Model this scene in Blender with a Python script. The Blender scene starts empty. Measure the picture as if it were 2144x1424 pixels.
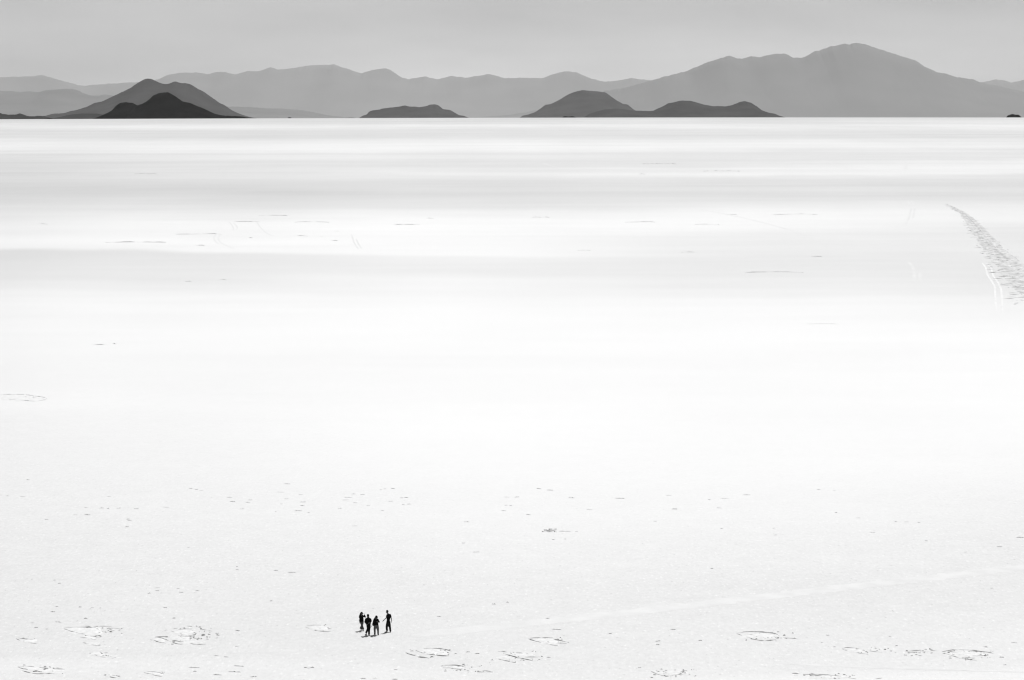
import bpy, bmesh, math, random
import numpy as np
from mathutils import Vector, Matrix, noise as mnoise

random.seed(7)
rng = np.random.RandomState(11)
sc = bpy.context.scene
col = sc.collection
R_ = math.radians

# ------------------------------------------------------------------ camera
W, HH, F = 2144.0, 1424.0, 4480.0
H = 43.5                      # the photographer stands on a rise above the flat
DH = 8000.0                   # the gently domed salt flat falls out of sight here
RAD = DH * DH / (2 * H)
PITCH = math.atan((712 - 246.6) / F) + 2 * H / DH
ROLL = R_(-0.1)
cd = bpy.data.cameras.new('camera')
cam = bpy.data.objects.new('camera', cd); col.objects.link(cam)
cam.location = (0, 0, H)
cmat = Matrix.Rotation(math.pi / 2 - PITCH, 3, 'X') @ Matrix.Rotation(ROLL, 3, 'Z')
cam.rotation_euler = cmat.to_euler()
cd.sensor_width = 36; cd.lens = 36 * F / W
cd.clip_start = 1.0; cd.clip_end = 400000
sc.camera = cam

def ray(px, py):
    return cmat @ Vector(((px - W / 2) / F, -(py - HH / 2) / F, -1)).normalized()

D1 = 8450.0
def gz(x, y):
    d = math.hypot(x, y)
    if d < D1: return -d * d / (2 * RAD)
    return -D1 * D1 / (2 * RAD) - (d - D1) * D1 / RAD

def at(px, py):
    """the point of the salt flat seen at this place of the photograph"""
    r = ray(px, py); t = -H / r.z
    for _ in range(30):
        p = Vector((0, 0, H)) + r * t
        t = (gz(p.x, p.y) - H) / r.z
    p = Vector((0, 0, H)) + r * t
    return Vector((p.x, p.y, gz(p.x, p.y)))

def far(px, py, D):
    r = ray(px, py); t = D / r.y
    return Vector((0, 0, H)) + r * t

# ------------------------------------------------------------------ tagging
def tag(o, label=None, cat=None, group=None, kind=None):
    if label: o['label'] = label
    if cat: o['category'] = cat
    if group: o['group'] = group
    if kind: o['kind'] = kind
    return o

def empty(name, loc):
    o = bpy.data.objects.new(name, None); col.objects.link(o)
    o.location = loc; o.empty_display_size = .3
    return o

def link_bm(name, bm, mat, parent=None, smooth=False):
    me = bpy.data.meshes.new(name)
    bmesh.ops.recalc_face_normals(bm, faces=bm.faces[:])
    bm.to_mesh(me); bm.free()
    me.materials.append(mat)
    if smooth:
        me.polygons.foreach_set('use_smooth', [True] * len(me.polygons))
    o = bpy.data.objects.new(name, me); col.objects.link(o)
    if parent: o.parent = parent
    return o

# ------------------------------------------------------------------ materials (black-and-white place)
def new_mat(name):
    m = bpy.data.materials.new(name); m.use_nodes = True
    nt = m.node_tree
    return m, nt, nt.nodes['Principled BSDF']

def grey(nt, v):
    n = nt.nodes.new('ShaderNodeRGB'); n.outputs[0].default_value = (v, v, v, 1); return n.outputs[0]

def noise_mat(name, lo, hi, scale, rough=.95, bump=0., detail=4, spec=.1, coord='Object', stretch=(1, 1, 1), bdist=.02):
    m, nt, b = new_mat(name)
    L = nt.links.new
    tc = nt.nodes.new('ShaderNodeTexCoord')
    mp = nt.nodes.new('ShaderNodeMapping'); mp.inputs['Scale'].default_value = stretch
    L(tc.outputs[coord], mp.inputs[0])
    nz = nt.nodes.new('ShaderNodeTexNoise'); nz.inputs['Scale'].default_value = scale; nz.inputs['Detail'].default_value = detail
    L(mp.outputs[0], nz.inputs['Vector'])
    cr = nt.nodes.new('ShaderNodeValToRGB')
    cr.color_ramp.elements[0].position = .35; cr.color_ramp.elements[0].color = (lo, lo, lo, 1)
    cr.color_ramp.elements[1].position = .65; cr.color_ramp.elements[1].color = (hi, hi, hi, 1)
    L(nz.outputs[0], cr.inputs[0]); L(cr.outputs[0], b.inputs['Base Color'])
    b.inputs['Roughness'].default_value = rough
    b.inputs['Specular IOR Level'].default_value = spec
    if bump:
        bp = nt.nodes.new('ShaderNodeBump'); bp.inputs['Strength'].default_value = bump; bp.inputs['Distance'].default_value = bdist
        L(nz.outputs[0], bp.inputs['Height']); L(bp.outputs[0], b.inputs['Normal'])
    return m

SALT_PALE, SALT_GREY = .87, .56  # base colour at the palest and the greyest end of the bands

def salt_ground():
    m, nt, b = new_mat('salt_crust_ground')
    L = nt.links.new
    def math_(op, a, c, clamp=False):
        n = nt.nodes.new('ShaderNodeMath'); n.operation = op; n.use_clamp = clamp
        for i, v in enumerate((a, c)):
            if isinstance(v, (int, float)): n.inputs[i].default_value = v
            else: L(v, n.inputs[i])
        return n.outputs[0]
    def noise(scale, detail, rough=.55, stretch=(1, 1, 1)):
        mp = nt.nodes.new('ShaderNodeMapping'); mp.inputs['Scale'].default_value = stretch
        L(tc.outputs['Object'], mp.inputs[0])
        n = nt.nodes.new('ShaderNodeTexNoise'); n.inputs['Scale'].default_value = scale
        n.inputs['Detail'].default_value = detail; n.inputs['Roughness'].default_value = rough
        L(mp.outputs[0], n.inputs['Vector']); return n.outputs[0]
    tc = nt.nodes.new('ShaderNodeTexCoord')
    at_ = nt.nodes.new('ShaderNodeAttribute'); at_.attribute_name = 'greyness'
    at2 = nt.nodes.new('ShaderNodeAttribute'); at2.attribute_name = 'speck'
    greyness = at_.outputs['Fac']; speck = at2.outputs['Fac']
    n1 = noise(.02, 5); n2 = noise(.35, 4, .6); n3 = noise(2.2, 3, .6, (1.2, .6, 1)); n4 = noise(3.4, 2, .5, (1.1, .5, 1))
    # mottling of the grey tone
    d = math_('ADD', greyness, math_('MULTIPLY', math_('SUBTRACT', n1, .5), .10))
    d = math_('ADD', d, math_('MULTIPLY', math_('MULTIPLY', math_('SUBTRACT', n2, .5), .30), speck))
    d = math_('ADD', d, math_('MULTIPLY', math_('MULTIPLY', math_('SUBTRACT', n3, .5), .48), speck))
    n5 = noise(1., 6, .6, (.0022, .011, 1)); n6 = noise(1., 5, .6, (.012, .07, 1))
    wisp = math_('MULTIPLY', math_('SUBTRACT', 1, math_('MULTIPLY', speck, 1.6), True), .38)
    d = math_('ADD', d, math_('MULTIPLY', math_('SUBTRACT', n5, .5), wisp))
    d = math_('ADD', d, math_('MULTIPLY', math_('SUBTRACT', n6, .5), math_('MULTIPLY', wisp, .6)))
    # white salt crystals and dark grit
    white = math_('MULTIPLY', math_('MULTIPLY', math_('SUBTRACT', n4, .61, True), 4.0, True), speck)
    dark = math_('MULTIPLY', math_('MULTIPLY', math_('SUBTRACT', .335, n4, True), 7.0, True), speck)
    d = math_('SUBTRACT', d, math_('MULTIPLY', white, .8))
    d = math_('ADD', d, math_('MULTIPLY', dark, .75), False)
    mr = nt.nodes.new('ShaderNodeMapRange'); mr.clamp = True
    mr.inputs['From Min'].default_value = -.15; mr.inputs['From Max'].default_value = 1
    mr.inputs['To Min'].default_value = SALT_PALE + .03; mr.inputs['To Max'].default_value = SALT_GREY
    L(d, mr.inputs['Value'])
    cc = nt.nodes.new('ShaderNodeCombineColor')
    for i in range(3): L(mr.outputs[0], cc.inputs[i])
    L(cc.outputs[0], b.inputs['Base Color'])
    b.inputs['Roughness'].default_value = .95
    b.inputs['Specular IOR Level'].default_value = .08
    bp = nt.nodes.new('ShaderNodeBump'); bp.inputs['Distance'].default_value = .05
    L(math_('MULTIPLY', speck, .35), bp.inputs['Strength'])
    L(math_('ADD', n3, math_('MULTIPLY', n2, 1.5)), bp.inputs['Height']); L(bp.outputs[0], b.inputs['Normal'])
    return m

M = {}
M['ground'] = salt_ground()
M['white_salt'] = noise_mat('dry_white_salt', .76, .89, 2.2, bump=.3, bdist=.03)
M['lip_salt'] = noise_mat('broken_salt_edge', .48, .78, 3.0, bump=.3)
M['lip_pale'] = noise_mat('pale_salt_edge', .62, .80, 2.0, bump=.3)
M['lip_far'] = noise_mat('weathered_salt_ridge', .56, .76, .6)
M['track_white'] = noise_mat('crushed_white_salt', .80, .92, .5)
M['path_white'] = noise_mat('trodden_salt', .765, .83, .5)
M['track_grey'] = noise_mat('damp_wheel_rut', .75, .82, .15)
M['rubble'] = noise_mat('churned_salt', .50, .84, 1.1, bump=.4, detail=5, stretch=(.5, .3, 1), bdist=.1)
M['skin'] = noise_mat('skin', .05, .07, 30, rough=.6, spec=.3)
M['black_cloth'] = noise_mat('black_cloth', .005, .010, 60, rough=.95, bump=.2, spec=.05, bdist=.004)
M['dark_cloth'] = noise_mat('charcoal_cloth', .010, .018, 60, rough=.95, bump=.2, spec=.05, bdist=.004)
M['grey_cloth'] = noise_mat('grey_cloth', .085, .12, 60, rough=.95, bump=.2, spec=.05, bdist=.004)
M['mid_cloth'] = noise_mat('mid_grey_cloth', .05, .08, 60, rough=.95, bump=.2, spec=.05, bdist=.004)
M['hair'] = noise_mat('dark_hair', .006, .014, 90, rough=.8, spec=.1, stretch=(3, 3, .3))
M['shoe'] = noise_mat('dark_leather', .01, .02, 40, rough=.6, spec=.2)
M['eye'] = noise_mat('eye', .03, .3, 80, rough=.2, spec=.5)

# ------------------------------------------------------------------ world, sun
SUN_EL = R_(67)
sdir = Vector((.43, .64, 0)).normalized() * math.cos(SUN_EL) + Vector((0, 0, math.sin(SUN_EL)))   # towards the sun
sl = bpy.data.lights.new('sun', 'SUN'); so = bpy.data.objects.new('sun', sl); col.objects.link(so)
sl.energy = 3.4; sl.angle = R_(.53); sl.color = (1, 1, 1)
so.rotation_euler = sdir.to_track_quat('Z', 'Y').to_euler()
so.location = (0, 0, 200)

wd = bpy.data.worlds.new('World'); sc.world = wd; wd.use_nodes = True
nt = wd.node_tree; L = nt.links.new
bg = nt.nodes['Background']
sky = nt.nodes.new('ShaderNodeTexSky'); sky.sky_type = 'NISHITA'; sky.sun_disc = False
sky.sun_elevation = SUN_EL; sky.sun_rotation = math.atan2(sdir.x, sdir.y)
sky.altitude = 3600; sky.air_density = 1.0; sky.dust_density = 1.0; sky.ozone_density = 1.0
bw = nt.nodes.new('ShaderNodeRGBToBW'); L(sky.outputs[0], bw.inputs[0])
# thin, stretched high cloud
tc = nt.nodes.new('ShaderNodeTexCoord')
mp = nt.nodes.new('ShaderNodeMapping'); mp.inputs['Scale'].default_value = (5, 5, 30)
mp.inputs['Rotation'].default_value = (R_(2.5), R_(-4), 0)
L(tc.outputs['Generated'], mp.inputs[0])
cn = nt.nodes.new('ShaderNodeTexNoise'); cn.inputs['Scale'].default_value = 1.0; cn.inputs['Detail'].default_value = 5; cn.inputs['Roughness'].default_value = .5
L(mp.outputs[0], cn.inputs['Vector'])
mrc = nt.nodes.new('ShaderNodeMapRange')
mrc.inputs['From Min'].default_value = .3; mrc.inputs['From Max'].default_value = .7
mrc.inputs['To Min'].default_value = .78; mrc.inputs['To Max'].default_value = 1.14
L(cn.outputs[0], mrc.inputs['Value'])
mul = nt.nodes.new('ShaderNodeMath'); mul.operation = 'MULTIPLY'
L(bw.outputs[0], mul.inputs[0]); L(mrc.outputs[0], mul.inputs[1])
L(mul.outputs[0], bg.inputs['Color'])
bg.inputs['Strength'].default_value = .100

sc.view_settings.view_transform = 'Standard'; sc.view_settings.look = 'None'
sc.view_settings.exposure = 0.0; sc.view_settings.gamma = 1.0
sc.view_settings.use_curve_mapping = False
sc.cycles.volume_bounces = 1
sc.cycles.filter_width = 1.25
sc.cycles.max_bounces = 6
sc.cycles.use_denoising = True

# ------------------------------------------------------------------ the salt flat
# how grey the salt colour is: rows run away from the viewer, columns from the left to the right of the flat
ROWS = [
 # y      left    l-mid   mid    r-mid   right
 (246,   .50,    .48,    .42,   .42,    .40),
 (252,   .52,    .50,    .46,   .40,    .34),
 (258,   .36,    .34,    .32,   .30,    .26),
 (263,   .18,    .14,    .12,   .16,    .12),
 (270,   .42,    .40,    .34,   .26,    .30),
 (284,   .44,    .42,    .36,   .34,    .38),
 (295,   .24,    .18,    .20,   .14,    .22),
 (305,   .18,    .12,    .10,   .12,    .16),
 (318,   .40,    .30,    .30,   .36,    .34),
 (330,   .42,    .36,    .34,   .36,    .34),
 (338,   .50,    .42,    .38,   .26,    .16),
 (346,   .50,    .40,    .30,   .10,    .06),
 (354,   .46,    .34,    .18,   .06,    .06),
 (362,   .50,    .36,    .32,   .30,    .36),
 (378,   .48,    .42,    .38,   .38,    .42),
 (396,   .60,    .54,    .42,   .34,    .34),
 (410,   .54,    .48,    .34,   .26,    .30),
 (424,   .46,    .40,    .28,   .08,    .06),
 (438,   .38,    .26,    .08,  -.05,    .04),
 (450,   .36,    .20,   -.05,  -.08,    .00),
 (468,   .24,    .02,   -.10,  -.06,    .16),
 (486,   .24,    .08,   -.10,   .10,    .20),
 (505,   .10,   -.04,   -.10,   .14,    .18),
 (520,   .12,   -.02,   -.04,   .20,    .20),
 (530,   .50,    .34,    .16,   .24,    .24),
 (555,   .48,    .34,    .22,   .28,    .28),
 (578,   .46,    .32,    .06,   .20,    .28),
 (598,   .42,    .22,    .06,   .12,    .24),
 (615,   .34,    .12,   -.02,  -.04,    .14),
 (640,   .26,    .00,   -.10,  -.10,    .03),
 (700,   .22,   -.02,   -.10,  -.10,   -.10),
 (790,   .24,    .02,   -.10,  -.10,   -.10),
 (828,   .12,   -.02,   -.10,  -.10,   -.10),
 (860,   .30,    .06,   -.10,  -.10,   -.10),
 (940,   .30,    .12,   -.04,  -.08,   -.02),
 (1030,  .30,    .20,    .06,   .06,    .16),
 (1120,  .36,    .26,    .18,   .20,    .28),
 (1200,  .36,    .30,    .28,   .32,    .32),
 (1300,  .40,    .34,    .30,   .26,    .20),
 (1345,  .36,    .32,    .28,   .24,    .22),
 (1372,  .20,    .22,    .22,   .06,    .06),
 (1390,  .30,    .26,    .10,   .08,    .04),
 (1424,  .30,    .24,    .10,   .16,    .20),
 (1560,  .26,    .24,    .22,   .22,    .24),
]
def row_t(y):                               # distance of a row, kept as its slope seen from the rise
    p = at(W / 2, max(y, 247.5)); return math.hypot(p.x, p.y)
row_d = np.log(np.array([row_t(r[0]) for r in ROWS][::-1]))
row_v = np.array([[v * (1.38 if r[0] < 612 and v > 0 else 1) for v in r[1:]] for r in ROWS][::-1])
col_b = np.array([-.245, -.135, 0., .135, .245])

def snoise(x, y, seed):
    r = np.random.RandomState(seed); s = np.zeros_like(x)
    for k in range(9):
        a = r.uniform(0, 6.28); f = 2 ** (k / 3.) * r.uniform(.8, 1.2)
        s += np.sin(f * (x * math.cos(a) + y * math.sin(a)) + r.uniform(0, 6.28)) / (1 + k * .35)
    return s / 3.

def build_ground():
    t = np.concatenate([np.linspace(H / 95., H / 400., 330), np.linspace(H / 400., H / 1200., 190)[1:],
                        np.linspace(H / 1200., H / 8400., 190)[1:]])
    d = list(H / t)
    d = [8., 25., 50., 75.] + d + [8700., 9500., 12000., 18000., 30000., 50000., 80000., 126000.]
    d = np.array(d)
    th = np.concatenate([np.arange(-180, -16, 4.), np.linspace(-16, 16, 281), np.arange(20, 180, 4.)])
    th = np.radians(np.sort(th))
    nr, nt_ = len(d), len(th)
    D, T = np.meshgrid(d, th, indexing='ij')
    X = D * np.sin(T); Y = D * np.cos(T)
    Z = np.where(D < D1, -D * D / (2 * RAD), -D1 * D1 / (2 * RAD) - (D - D1) * D1 / RAD)
    V = np.stack([X, Y, Z], -1).reshape(-1, 3)
    V = np.vstack([[[0, 0, 0]], V])
    i = np.arange(nr - 1)[:, None]; j = np.arange(nt_)[None, :]; j2 = (j + 1) % nt_
    q = np.stack([1 + i * nt_ + j, 1 + i * nt_ + j2, 1 + (i + 1) * nt_ + j2, 1 + (i + 1) * nt_ + j], -1).reshape(-1, 4)
    tri = np.stack([np.zeros(nt_, int), 1 + (np.arange(nt_) + 1) % nt_, 1 + np.arange(nt_)], -1)
    faces = [tuple(r) for r in tri.tolist()] + [tuple(r) for r in q.tolist()]
    me = bpy.data.meshes.new('salt_flat')
    me.from_pydata(V.tolist(), [], faces)
    # grey tone of each vertex, from the table
    x, y = V[:, 0], V[:, 1]
    dd = np.hypot(x, y); dd[0] = 5
    bearing = np.arctan2(x, y)
    ld = np.log(dd)
    u, w = x / 260., y / 900.
    ld = ld + .05 * snoise(u, w, 3) + .025 * snoise(x / 70., y / 260., 5) + .012 * snoise(x / 18., y / 90., 6) + .03 * np.sin(bearing * 9 + 1)
    bb = bearing + .05 * snoise(x / 120. + 5, y / 400., 8)
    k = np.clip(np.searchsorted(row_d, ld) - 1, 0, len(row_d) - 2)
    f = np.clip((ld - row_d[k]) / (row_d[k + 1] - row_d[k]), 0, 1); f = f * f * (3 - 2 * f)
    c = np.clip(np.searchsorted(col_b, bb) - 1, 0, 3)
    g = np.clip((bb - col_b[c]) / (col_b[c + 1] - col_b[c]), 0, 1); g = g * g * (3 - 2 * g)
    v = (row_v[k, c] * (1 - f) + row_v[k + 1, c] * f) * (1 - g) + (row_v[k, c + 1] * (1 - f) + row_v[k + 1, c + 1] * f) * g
    # thin streaks of crust far out
    fars = np.clip((dd - 500) / 800, 0, 1)
    v = v + .05 * np.clip((dd - 300) / 300, 0, 1) * snoise(x / 160. + .3 * y / 200., y / 26., 31)
    v = v + .10 * fars * snoise(x / 900., y / 70., 21) + .06 * fars * snoise(x / 350., y / 28., 22) + .03 * snoise(x / 20., y / 40., 23) + .11 * np.clip((dd - 350) / 400, 0, 1) * snoise(x / 110., y / 330., 24)
    a = me.attributes.new('greyness', 'FLOAT', 'POINT'); a.data.foreach_set('value', v.astype(np.float32))
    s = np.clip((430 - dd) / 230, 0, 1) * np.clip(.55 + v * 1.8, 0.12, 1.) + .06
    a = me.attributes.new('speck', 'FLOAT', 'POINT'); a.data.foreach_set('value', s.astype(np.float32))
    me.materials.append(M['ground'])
    me.polygons.foreach_set('use_smooth', [True] * len(me.polygons))
    o = bpy.data.objects.new('salt_flat', me); col.objects.link(o)
    tag(o, kind='structure')
build_ground()

# ------------------------------------------------------------------ hills and mountains
def fbm(x, y, seed, octv=4):
    return mnoise.fractal(Vector((x + seed * 17.3, y - seed * 5.1, seed * 3.7)), 1.0, 2.0, octv, noise_basis='PERLIN_ORIGINAL')

def hill(name, prof, D, depth, mat, seed, step=2.0, rough=.5, nv=26, k=1., org=(0, 0), gully=.10, soft=1.):
    """a real ridge: its skyline at distance D, spurs and gullies running down both flanks"""
    pts = [(org[0] + x / k, org[1] + y / k) for x, y in prof]
    xs = np.array([p[0] for p in pts]); ys = np.array([p[1] for p in pts])
    n = max(8, int((xs[-1] - xs[0]) / step))
    px = np.linspace(xs[0], xs[-1], n)
    py = np.interp(px, xs, ys)
    if len(px) > 8:                                   # soften the corners of the survey points
        pad = np.concatenate([[py[0]] * 2, py, [py[-1]] * 2])
        py = soft * (pad[:-4] + 2 * pad[1:-3] + 3 * pad[2:-2] + 2 * pad[3:-1] + pad[4:]) / 9. + (1 - soft) * py
    w = max(3, int(46 / step)); ker = np.hanning(2 * w + 1); ker /= ker.sum()
    broad = np.convolve(np.concatenate([[py[0]] * w, py, [py[-1]] * w]), ker, 'valid')   # the bulk of the massif, without its small summits
    bm = bmesh.new()
    grid = []
    for i in range(n):
        e = min(1, min(i, n - 1 - i) / 6.)
        yy = py[i] + rough * e * fbm(px[i] * .11, 3.3, seed, 3) + rough * .5 * e * fbm(px[i] * .45, 7.7, seed, 2)
        top = far(px[i], yy, D)
        g = gz(top.x, D) - max(4., D * .00015)
        mean = .12 * depth * fbm(px[i] * .012, 1.1, seed, 2)
        hgt = max(top.z - g, 0.5)
        hb = max(far(px[i], broad[i], D).z - g, .5)
        rowv = []
        for j in range(nv + 1):
            v = -1 + 2 * j / nv
            s = (1 - abs(v)) ** 1.15
            spur = fbm(px[i] * .03 + 1.1 * v, v * 3.5, seed + 2, 5)
            f = s * (1 + gully * spur * (1 - s) * min(1, 2.5 * abs(v)))
            gg = gz(top.x, D + v * depth) - max(4., D * .00015)
            m = min(1, abs(v) * 5); m = m * m * (3 - 2 * m)
            z = g + (gg - g) * abs(v) + (hgt * (1 - m) + min(hb, hgt * 1.12) * m) * max(0, f)
            rowv.append(bm.verts.new((top.x, D + v * depth + mean * (1 - abs(v)), z)))
        grid.append(rowv)
    for i in range(n - 1):
        for j in range(nv):
            bm.faces.new((grid[i][j], grid[i + 1][j], grid[i + 1][j + 1], grid[i][j + 1]))
    o = link_bm(name, bm, mat, smooth=True)
    return o

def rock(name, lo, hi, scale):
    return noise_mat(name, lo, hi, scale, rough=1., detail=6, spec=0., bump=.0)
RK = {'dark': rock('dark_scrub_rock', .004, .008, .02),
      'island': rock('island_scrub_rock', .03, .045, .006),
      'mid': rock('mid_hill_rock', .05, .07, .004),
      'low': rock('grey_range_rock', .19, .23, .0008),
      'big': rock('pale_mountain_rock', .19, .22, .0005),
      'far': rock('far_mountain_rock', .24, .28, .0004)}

def setting(o, label, cat):
    return tag(o, label, cat, kind='structure')

far_prof = [(-160,190),(-110,178),(-60,167),(0,163),(20,161),(60,160),(85,157),(110,163),(140,170),(175,180),(200,177),(250,174),(300,172),(330,167),(350,158),(375,153),(410,152),(435,155),(450,150),(470,151),(495,156),(520,149),(545,149),(567,141),(585,146),(610,143),(650,136),(700,135),(725,143),(757,154),(780,147),(808,143),(820,148),(840,162),(855,166),(888,160),(915,166),(945,159),(975,163),(1022,155),(1060,164),(1100,163),(1135,164),(1165,153),(1185,149),(1210,152),(1240,166),(1270,171),(1300,168),(1322,163),(1345,167),(1400,172),(1600,176),(1800,176),(1980,178),(2040,174),(2062,171),(2090,166),(2106,168),(2125,173),(2145,167),(2180,170),(2240,182),(2320,200)]
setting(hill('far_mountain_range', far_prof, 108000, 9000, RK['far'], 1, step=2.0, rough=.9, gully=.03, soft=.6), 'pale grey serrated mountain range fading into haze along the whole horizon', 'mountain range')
big_prof = [(960,246),(1000,245),(1060,242),(1110,234),(1200,212),(1240,200),(1270,190),(1300,185),(1330,178),(1365,168),(1400,158),(1440,148),(1480,130),(1525,117),(1545,122),(1560,122),(1577,117),(1592,121),(1610,115),(1630,112),(1648,113),(1662,121),(1680,121),(1692,116),(1705,106),(1715,106),(1735,98),(1765,92),(1775,94),(1787,90),(1810,93),(1845,105),(1880,115),(1918,127),(1935,140),(1957,151),(1980,154),(2003,160),(2040,166),(2053,173),(2090,180),(2140,192),(2230,214),(2330,240)]
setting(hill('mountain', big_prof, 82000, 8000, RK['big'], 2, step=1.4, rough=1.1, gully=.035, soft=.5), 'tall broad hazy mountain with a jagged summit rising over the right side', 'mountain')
low_prof = [(-260,250),(0,278),(80,280),(160,290),(230,283),(300,290),(380,272),(450,270),(540,262),(600,262),(650,275),(700,300),(760,318),(820,320),(880,308),(940,318),(1000,328),(1100,345),(1300,370),(1500,395),(1700,405),(1900,410),(2064,413),(2214,425),(2344,427),(2514,440),(2624,460),(2704,480),(2824,495),(2900,502)]
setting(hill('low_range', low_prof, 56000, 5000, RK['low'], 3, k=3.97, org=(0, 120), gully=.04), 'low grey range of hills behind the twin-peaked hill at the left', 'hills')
mid_prof = [(415,500),(430,475),(470,466),(540,466),(600,445),(660,430),(720,410),(780,382),(870,362),(950,320),(1010,292),(1080,260),(1150,215),(1210,182),(1250,175),(1290,186),(1340,210),(1395,226),(1430,218),(1470,199),(1500,212),(1540,214),(1580,222),(1640,262),(1680,285),(1740,330),(1820,385),(1850,392),(1890,415),(1925,450),(1990,480),(2030,500)]
setting(hill('hill', mid_prof, 23000, 1900, RK['mid'], 4, k=3.97, org=(0, 120), rough=.7), 'dark grey twin-peaked hill behind the blackest hill at the left', 'hill')
foot_prof = [(480,503),(540,485),(600,474),(680,467),(800,468),(860,478),(920,503)]
setting(hill('hill', foot_prof, 14000, 500, RK['island'], 5, k=3.97, org=(0, 120), step=1.2), 'small low dark foothill left of the blackest hill', 'hill')
dark_prof = [(812,504),(870,475),(930,445),(965,405),(1000,380),(1050,372),(1100,380),(1140,398),(1175,390),(1215,365),(1245,340),(1270,315),(1310,298),(1385,290),(1420,305),(1460,330),(1510,365),(1580,380),(1640,408),(1700,430),(1760,460),(1800,475),(1880,486),(1980,490),(2030,497),(2070,505)]
setting(hill('hill', dark_prof, 7700, 240, RK['dark'], 6, k=3.97, org=(0, 120), step=1.0, rough=.7), 'blackest hill of all, two rounded humps in front of the twin-peaked hill', 'hill')
spit_prof = [(-1200,180),(-700,190),(-300,200),(0,215),(40,235),(60,260),(120,252),(220,268),(460,265),(500,240),(560,240),(640,262),(700,285),(800,312),(960,318),(1040,305),(1250,303),(1300,335),(1350,362)]
setting(hill('hill', spit_prof, 12500, 350, RK['island'], 7, k=13.4, org=(0, 220), step=1.0, rough=.4), 'long low dark spit of land at the far left end of horizon', 'hill')
mid_isl = [(928,504),(945,488),(985,475),(1000,452),(1030,440),(1085,436),(1115,425),(1200,416),(1260,410),(1300,400),(1340,410),(1380,410),(1420,415),(1480,405),(1510,392),(1555,390),(1580,400),(1620,433),(1680,438),(1715,460),(1750,480),(1790,487),(1835,504)]
setting(hill('hill', mid_isl, 23500, 900, RK['mid'], 8, k=3.97, org=(520, 120), step=1.2), 'flat low grey island hill alone at the middle of horizon', 'hill')
rmid = [(125,434),(155,415),(190,410),(250,385),(310,340),(360,330),(410,305),(470,268),(520,247),(575,234),(620,238),(700,245),(740,250),(770,270),(810,300),(860,330),(900,337),(940,370),(965,385),(1010,400),(1060,434)]
setting(hill('hill', rmid, 29000, 1500, RK['mid'], 9, k=3.403, org=(1050, 120), step=1.3), 'grey dome-shaped hill right of the flat island hill', 'hill')
rfront = [(590,434),(620,405),(680,385),(740,370),(810,365),(870,370),(930,380),(1080,383),(1110,368),(1150,352),(1190,328),(1230,320),(1280,308),(1345,310),(1400,325),(1450,338),(1500,347),(1600,350),(1650,340),(1700,318),(1740,312),(1780,325),(1820,350),(1850,375),(1900,395),(1950,402),(2010,434)]
setting(hill('hill', rfront, 18500, 900, RK['mid'], 10, k=3.403, org=(1050, 120), step=1.3), 'long saddle-backed dark hill overlapping the dome-shaped hill', 'hill')
isl = [(225,296),(260,252),(330,242),(390,262),(430,255),(520,244),(580,262),(645,296)]
setting(hill('islet', isl, 9500, 60, RK['dark'], 11, k=13.4, org=(1160, 225), step=.8, rough=.2), 'tiny flat islet at the foot of the dome-shaped hill', 'islet')
isl2 = [(1400,512),(1420,462),(1500,452),(1540,424),(1640,402),(1700,420),(1790,442),(1870,428),(1930,445),(1985,512)]
setting(hill('islet', isl2, 7900, 40, RK['dark'], 12, k=21.44, org=(2044, 220), step=.4, rough=.35, soft=.4), 'small black islet alone at the far right end of horizon', 'islet')
isl3 = [(570,376),(582,342),(640,338),(695,376)]
setting(hill('islet', isl3, 9800, 40, RK['island'], 13, k=13.4, org=(560, 220), step=.6, rough=.1), 'tiny dark speck of an islet between the two left-hand hills and flat island', 'islet')

# ------------------------------------------------------------------ broken salt crust
def resample(pts, step):
    out = [pts[0]]; 
    for a, b in zip(pts[:-1], pts[1:]):
        l = (b - a).length; n = max(1, int(l / step))
        for k in range(1, n + 1): out.append(a.lerp(b, k / n))
    return out

def smooth_pts(p, it=2):
    for _ in range(it):
        p = [p[0]] + [(p[i - 1] + p[i] * 2 + p[i + 1]) / 4 for i in range(1, len(p) - 1)] + [p[-1]]
    return p

def lip(bm, pts, h, step, rnd, base=Vector((0, 0, 0)), gap=.12, back=3.0):
    """an upturned slab edge: a thin wedge that leans out over the flat, thicker than paper, broken here and there"""
    p = resample(smooth_pts(resample(pts, step * 2), 2), step)
    if len(p) < 3: p = resample(pts, (pts[-1] - pts[0]).length / 3.01)
    n = len(p); prev = None
    s0 = rnd.uniform(0, 90)
    for i in range(n):
        t = (p[min(i + 1, n - 1)] - p[max(i - 1, 0)]).normalized()
        nn = Vector((t.y, -t.x, 0))
        if nn.y > 0: nn = -nn
        ends = min(1, .35 + .65 * min(i, n - 1 - i) / 2.)
        v = .72 + .75 * mnoise.noise(Vector((s0 + i * .55, 1.7, .3)))
        hh = h * max(.12, v) * ends
        if mnoise.noise(Vector((s0 + i * .4, 9.1, 4.3))) < -.45 + gap: hh *= .25
        jit = nn * (h * .5 * mnoise.noise(Vector((s0 + i * .8, 4.4, 2.2))))
        q = p[i] + jit - base
        q.z = gz(p[i].x, p[i].y) - base.z
        A = bm.verts.new(q - nn * hh * back + Vector((0, 0, -.01)))
        T2 = bm.verts.new(q + nn * hh * .10 + Vector((0, 0, hh)))
        T = bm.verts.new(q + nn * hh * .38 + Vector((0, 0, hh * .86)))
        B = bm.verts.new(q - nn * hh * .15 + Vector((0, 0, -.01)))
        cur = (A, T2, T, B)
        if prev:
            for a in range(4):
                b = (a + 1) % 4
                bm.faces.new((prev[a], prev[b], cur[b], cur[a]))
        else: bm.faces.new(cur)
        prev = cur
    if prev: bm.faces.new(prev[::-1])

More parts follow.
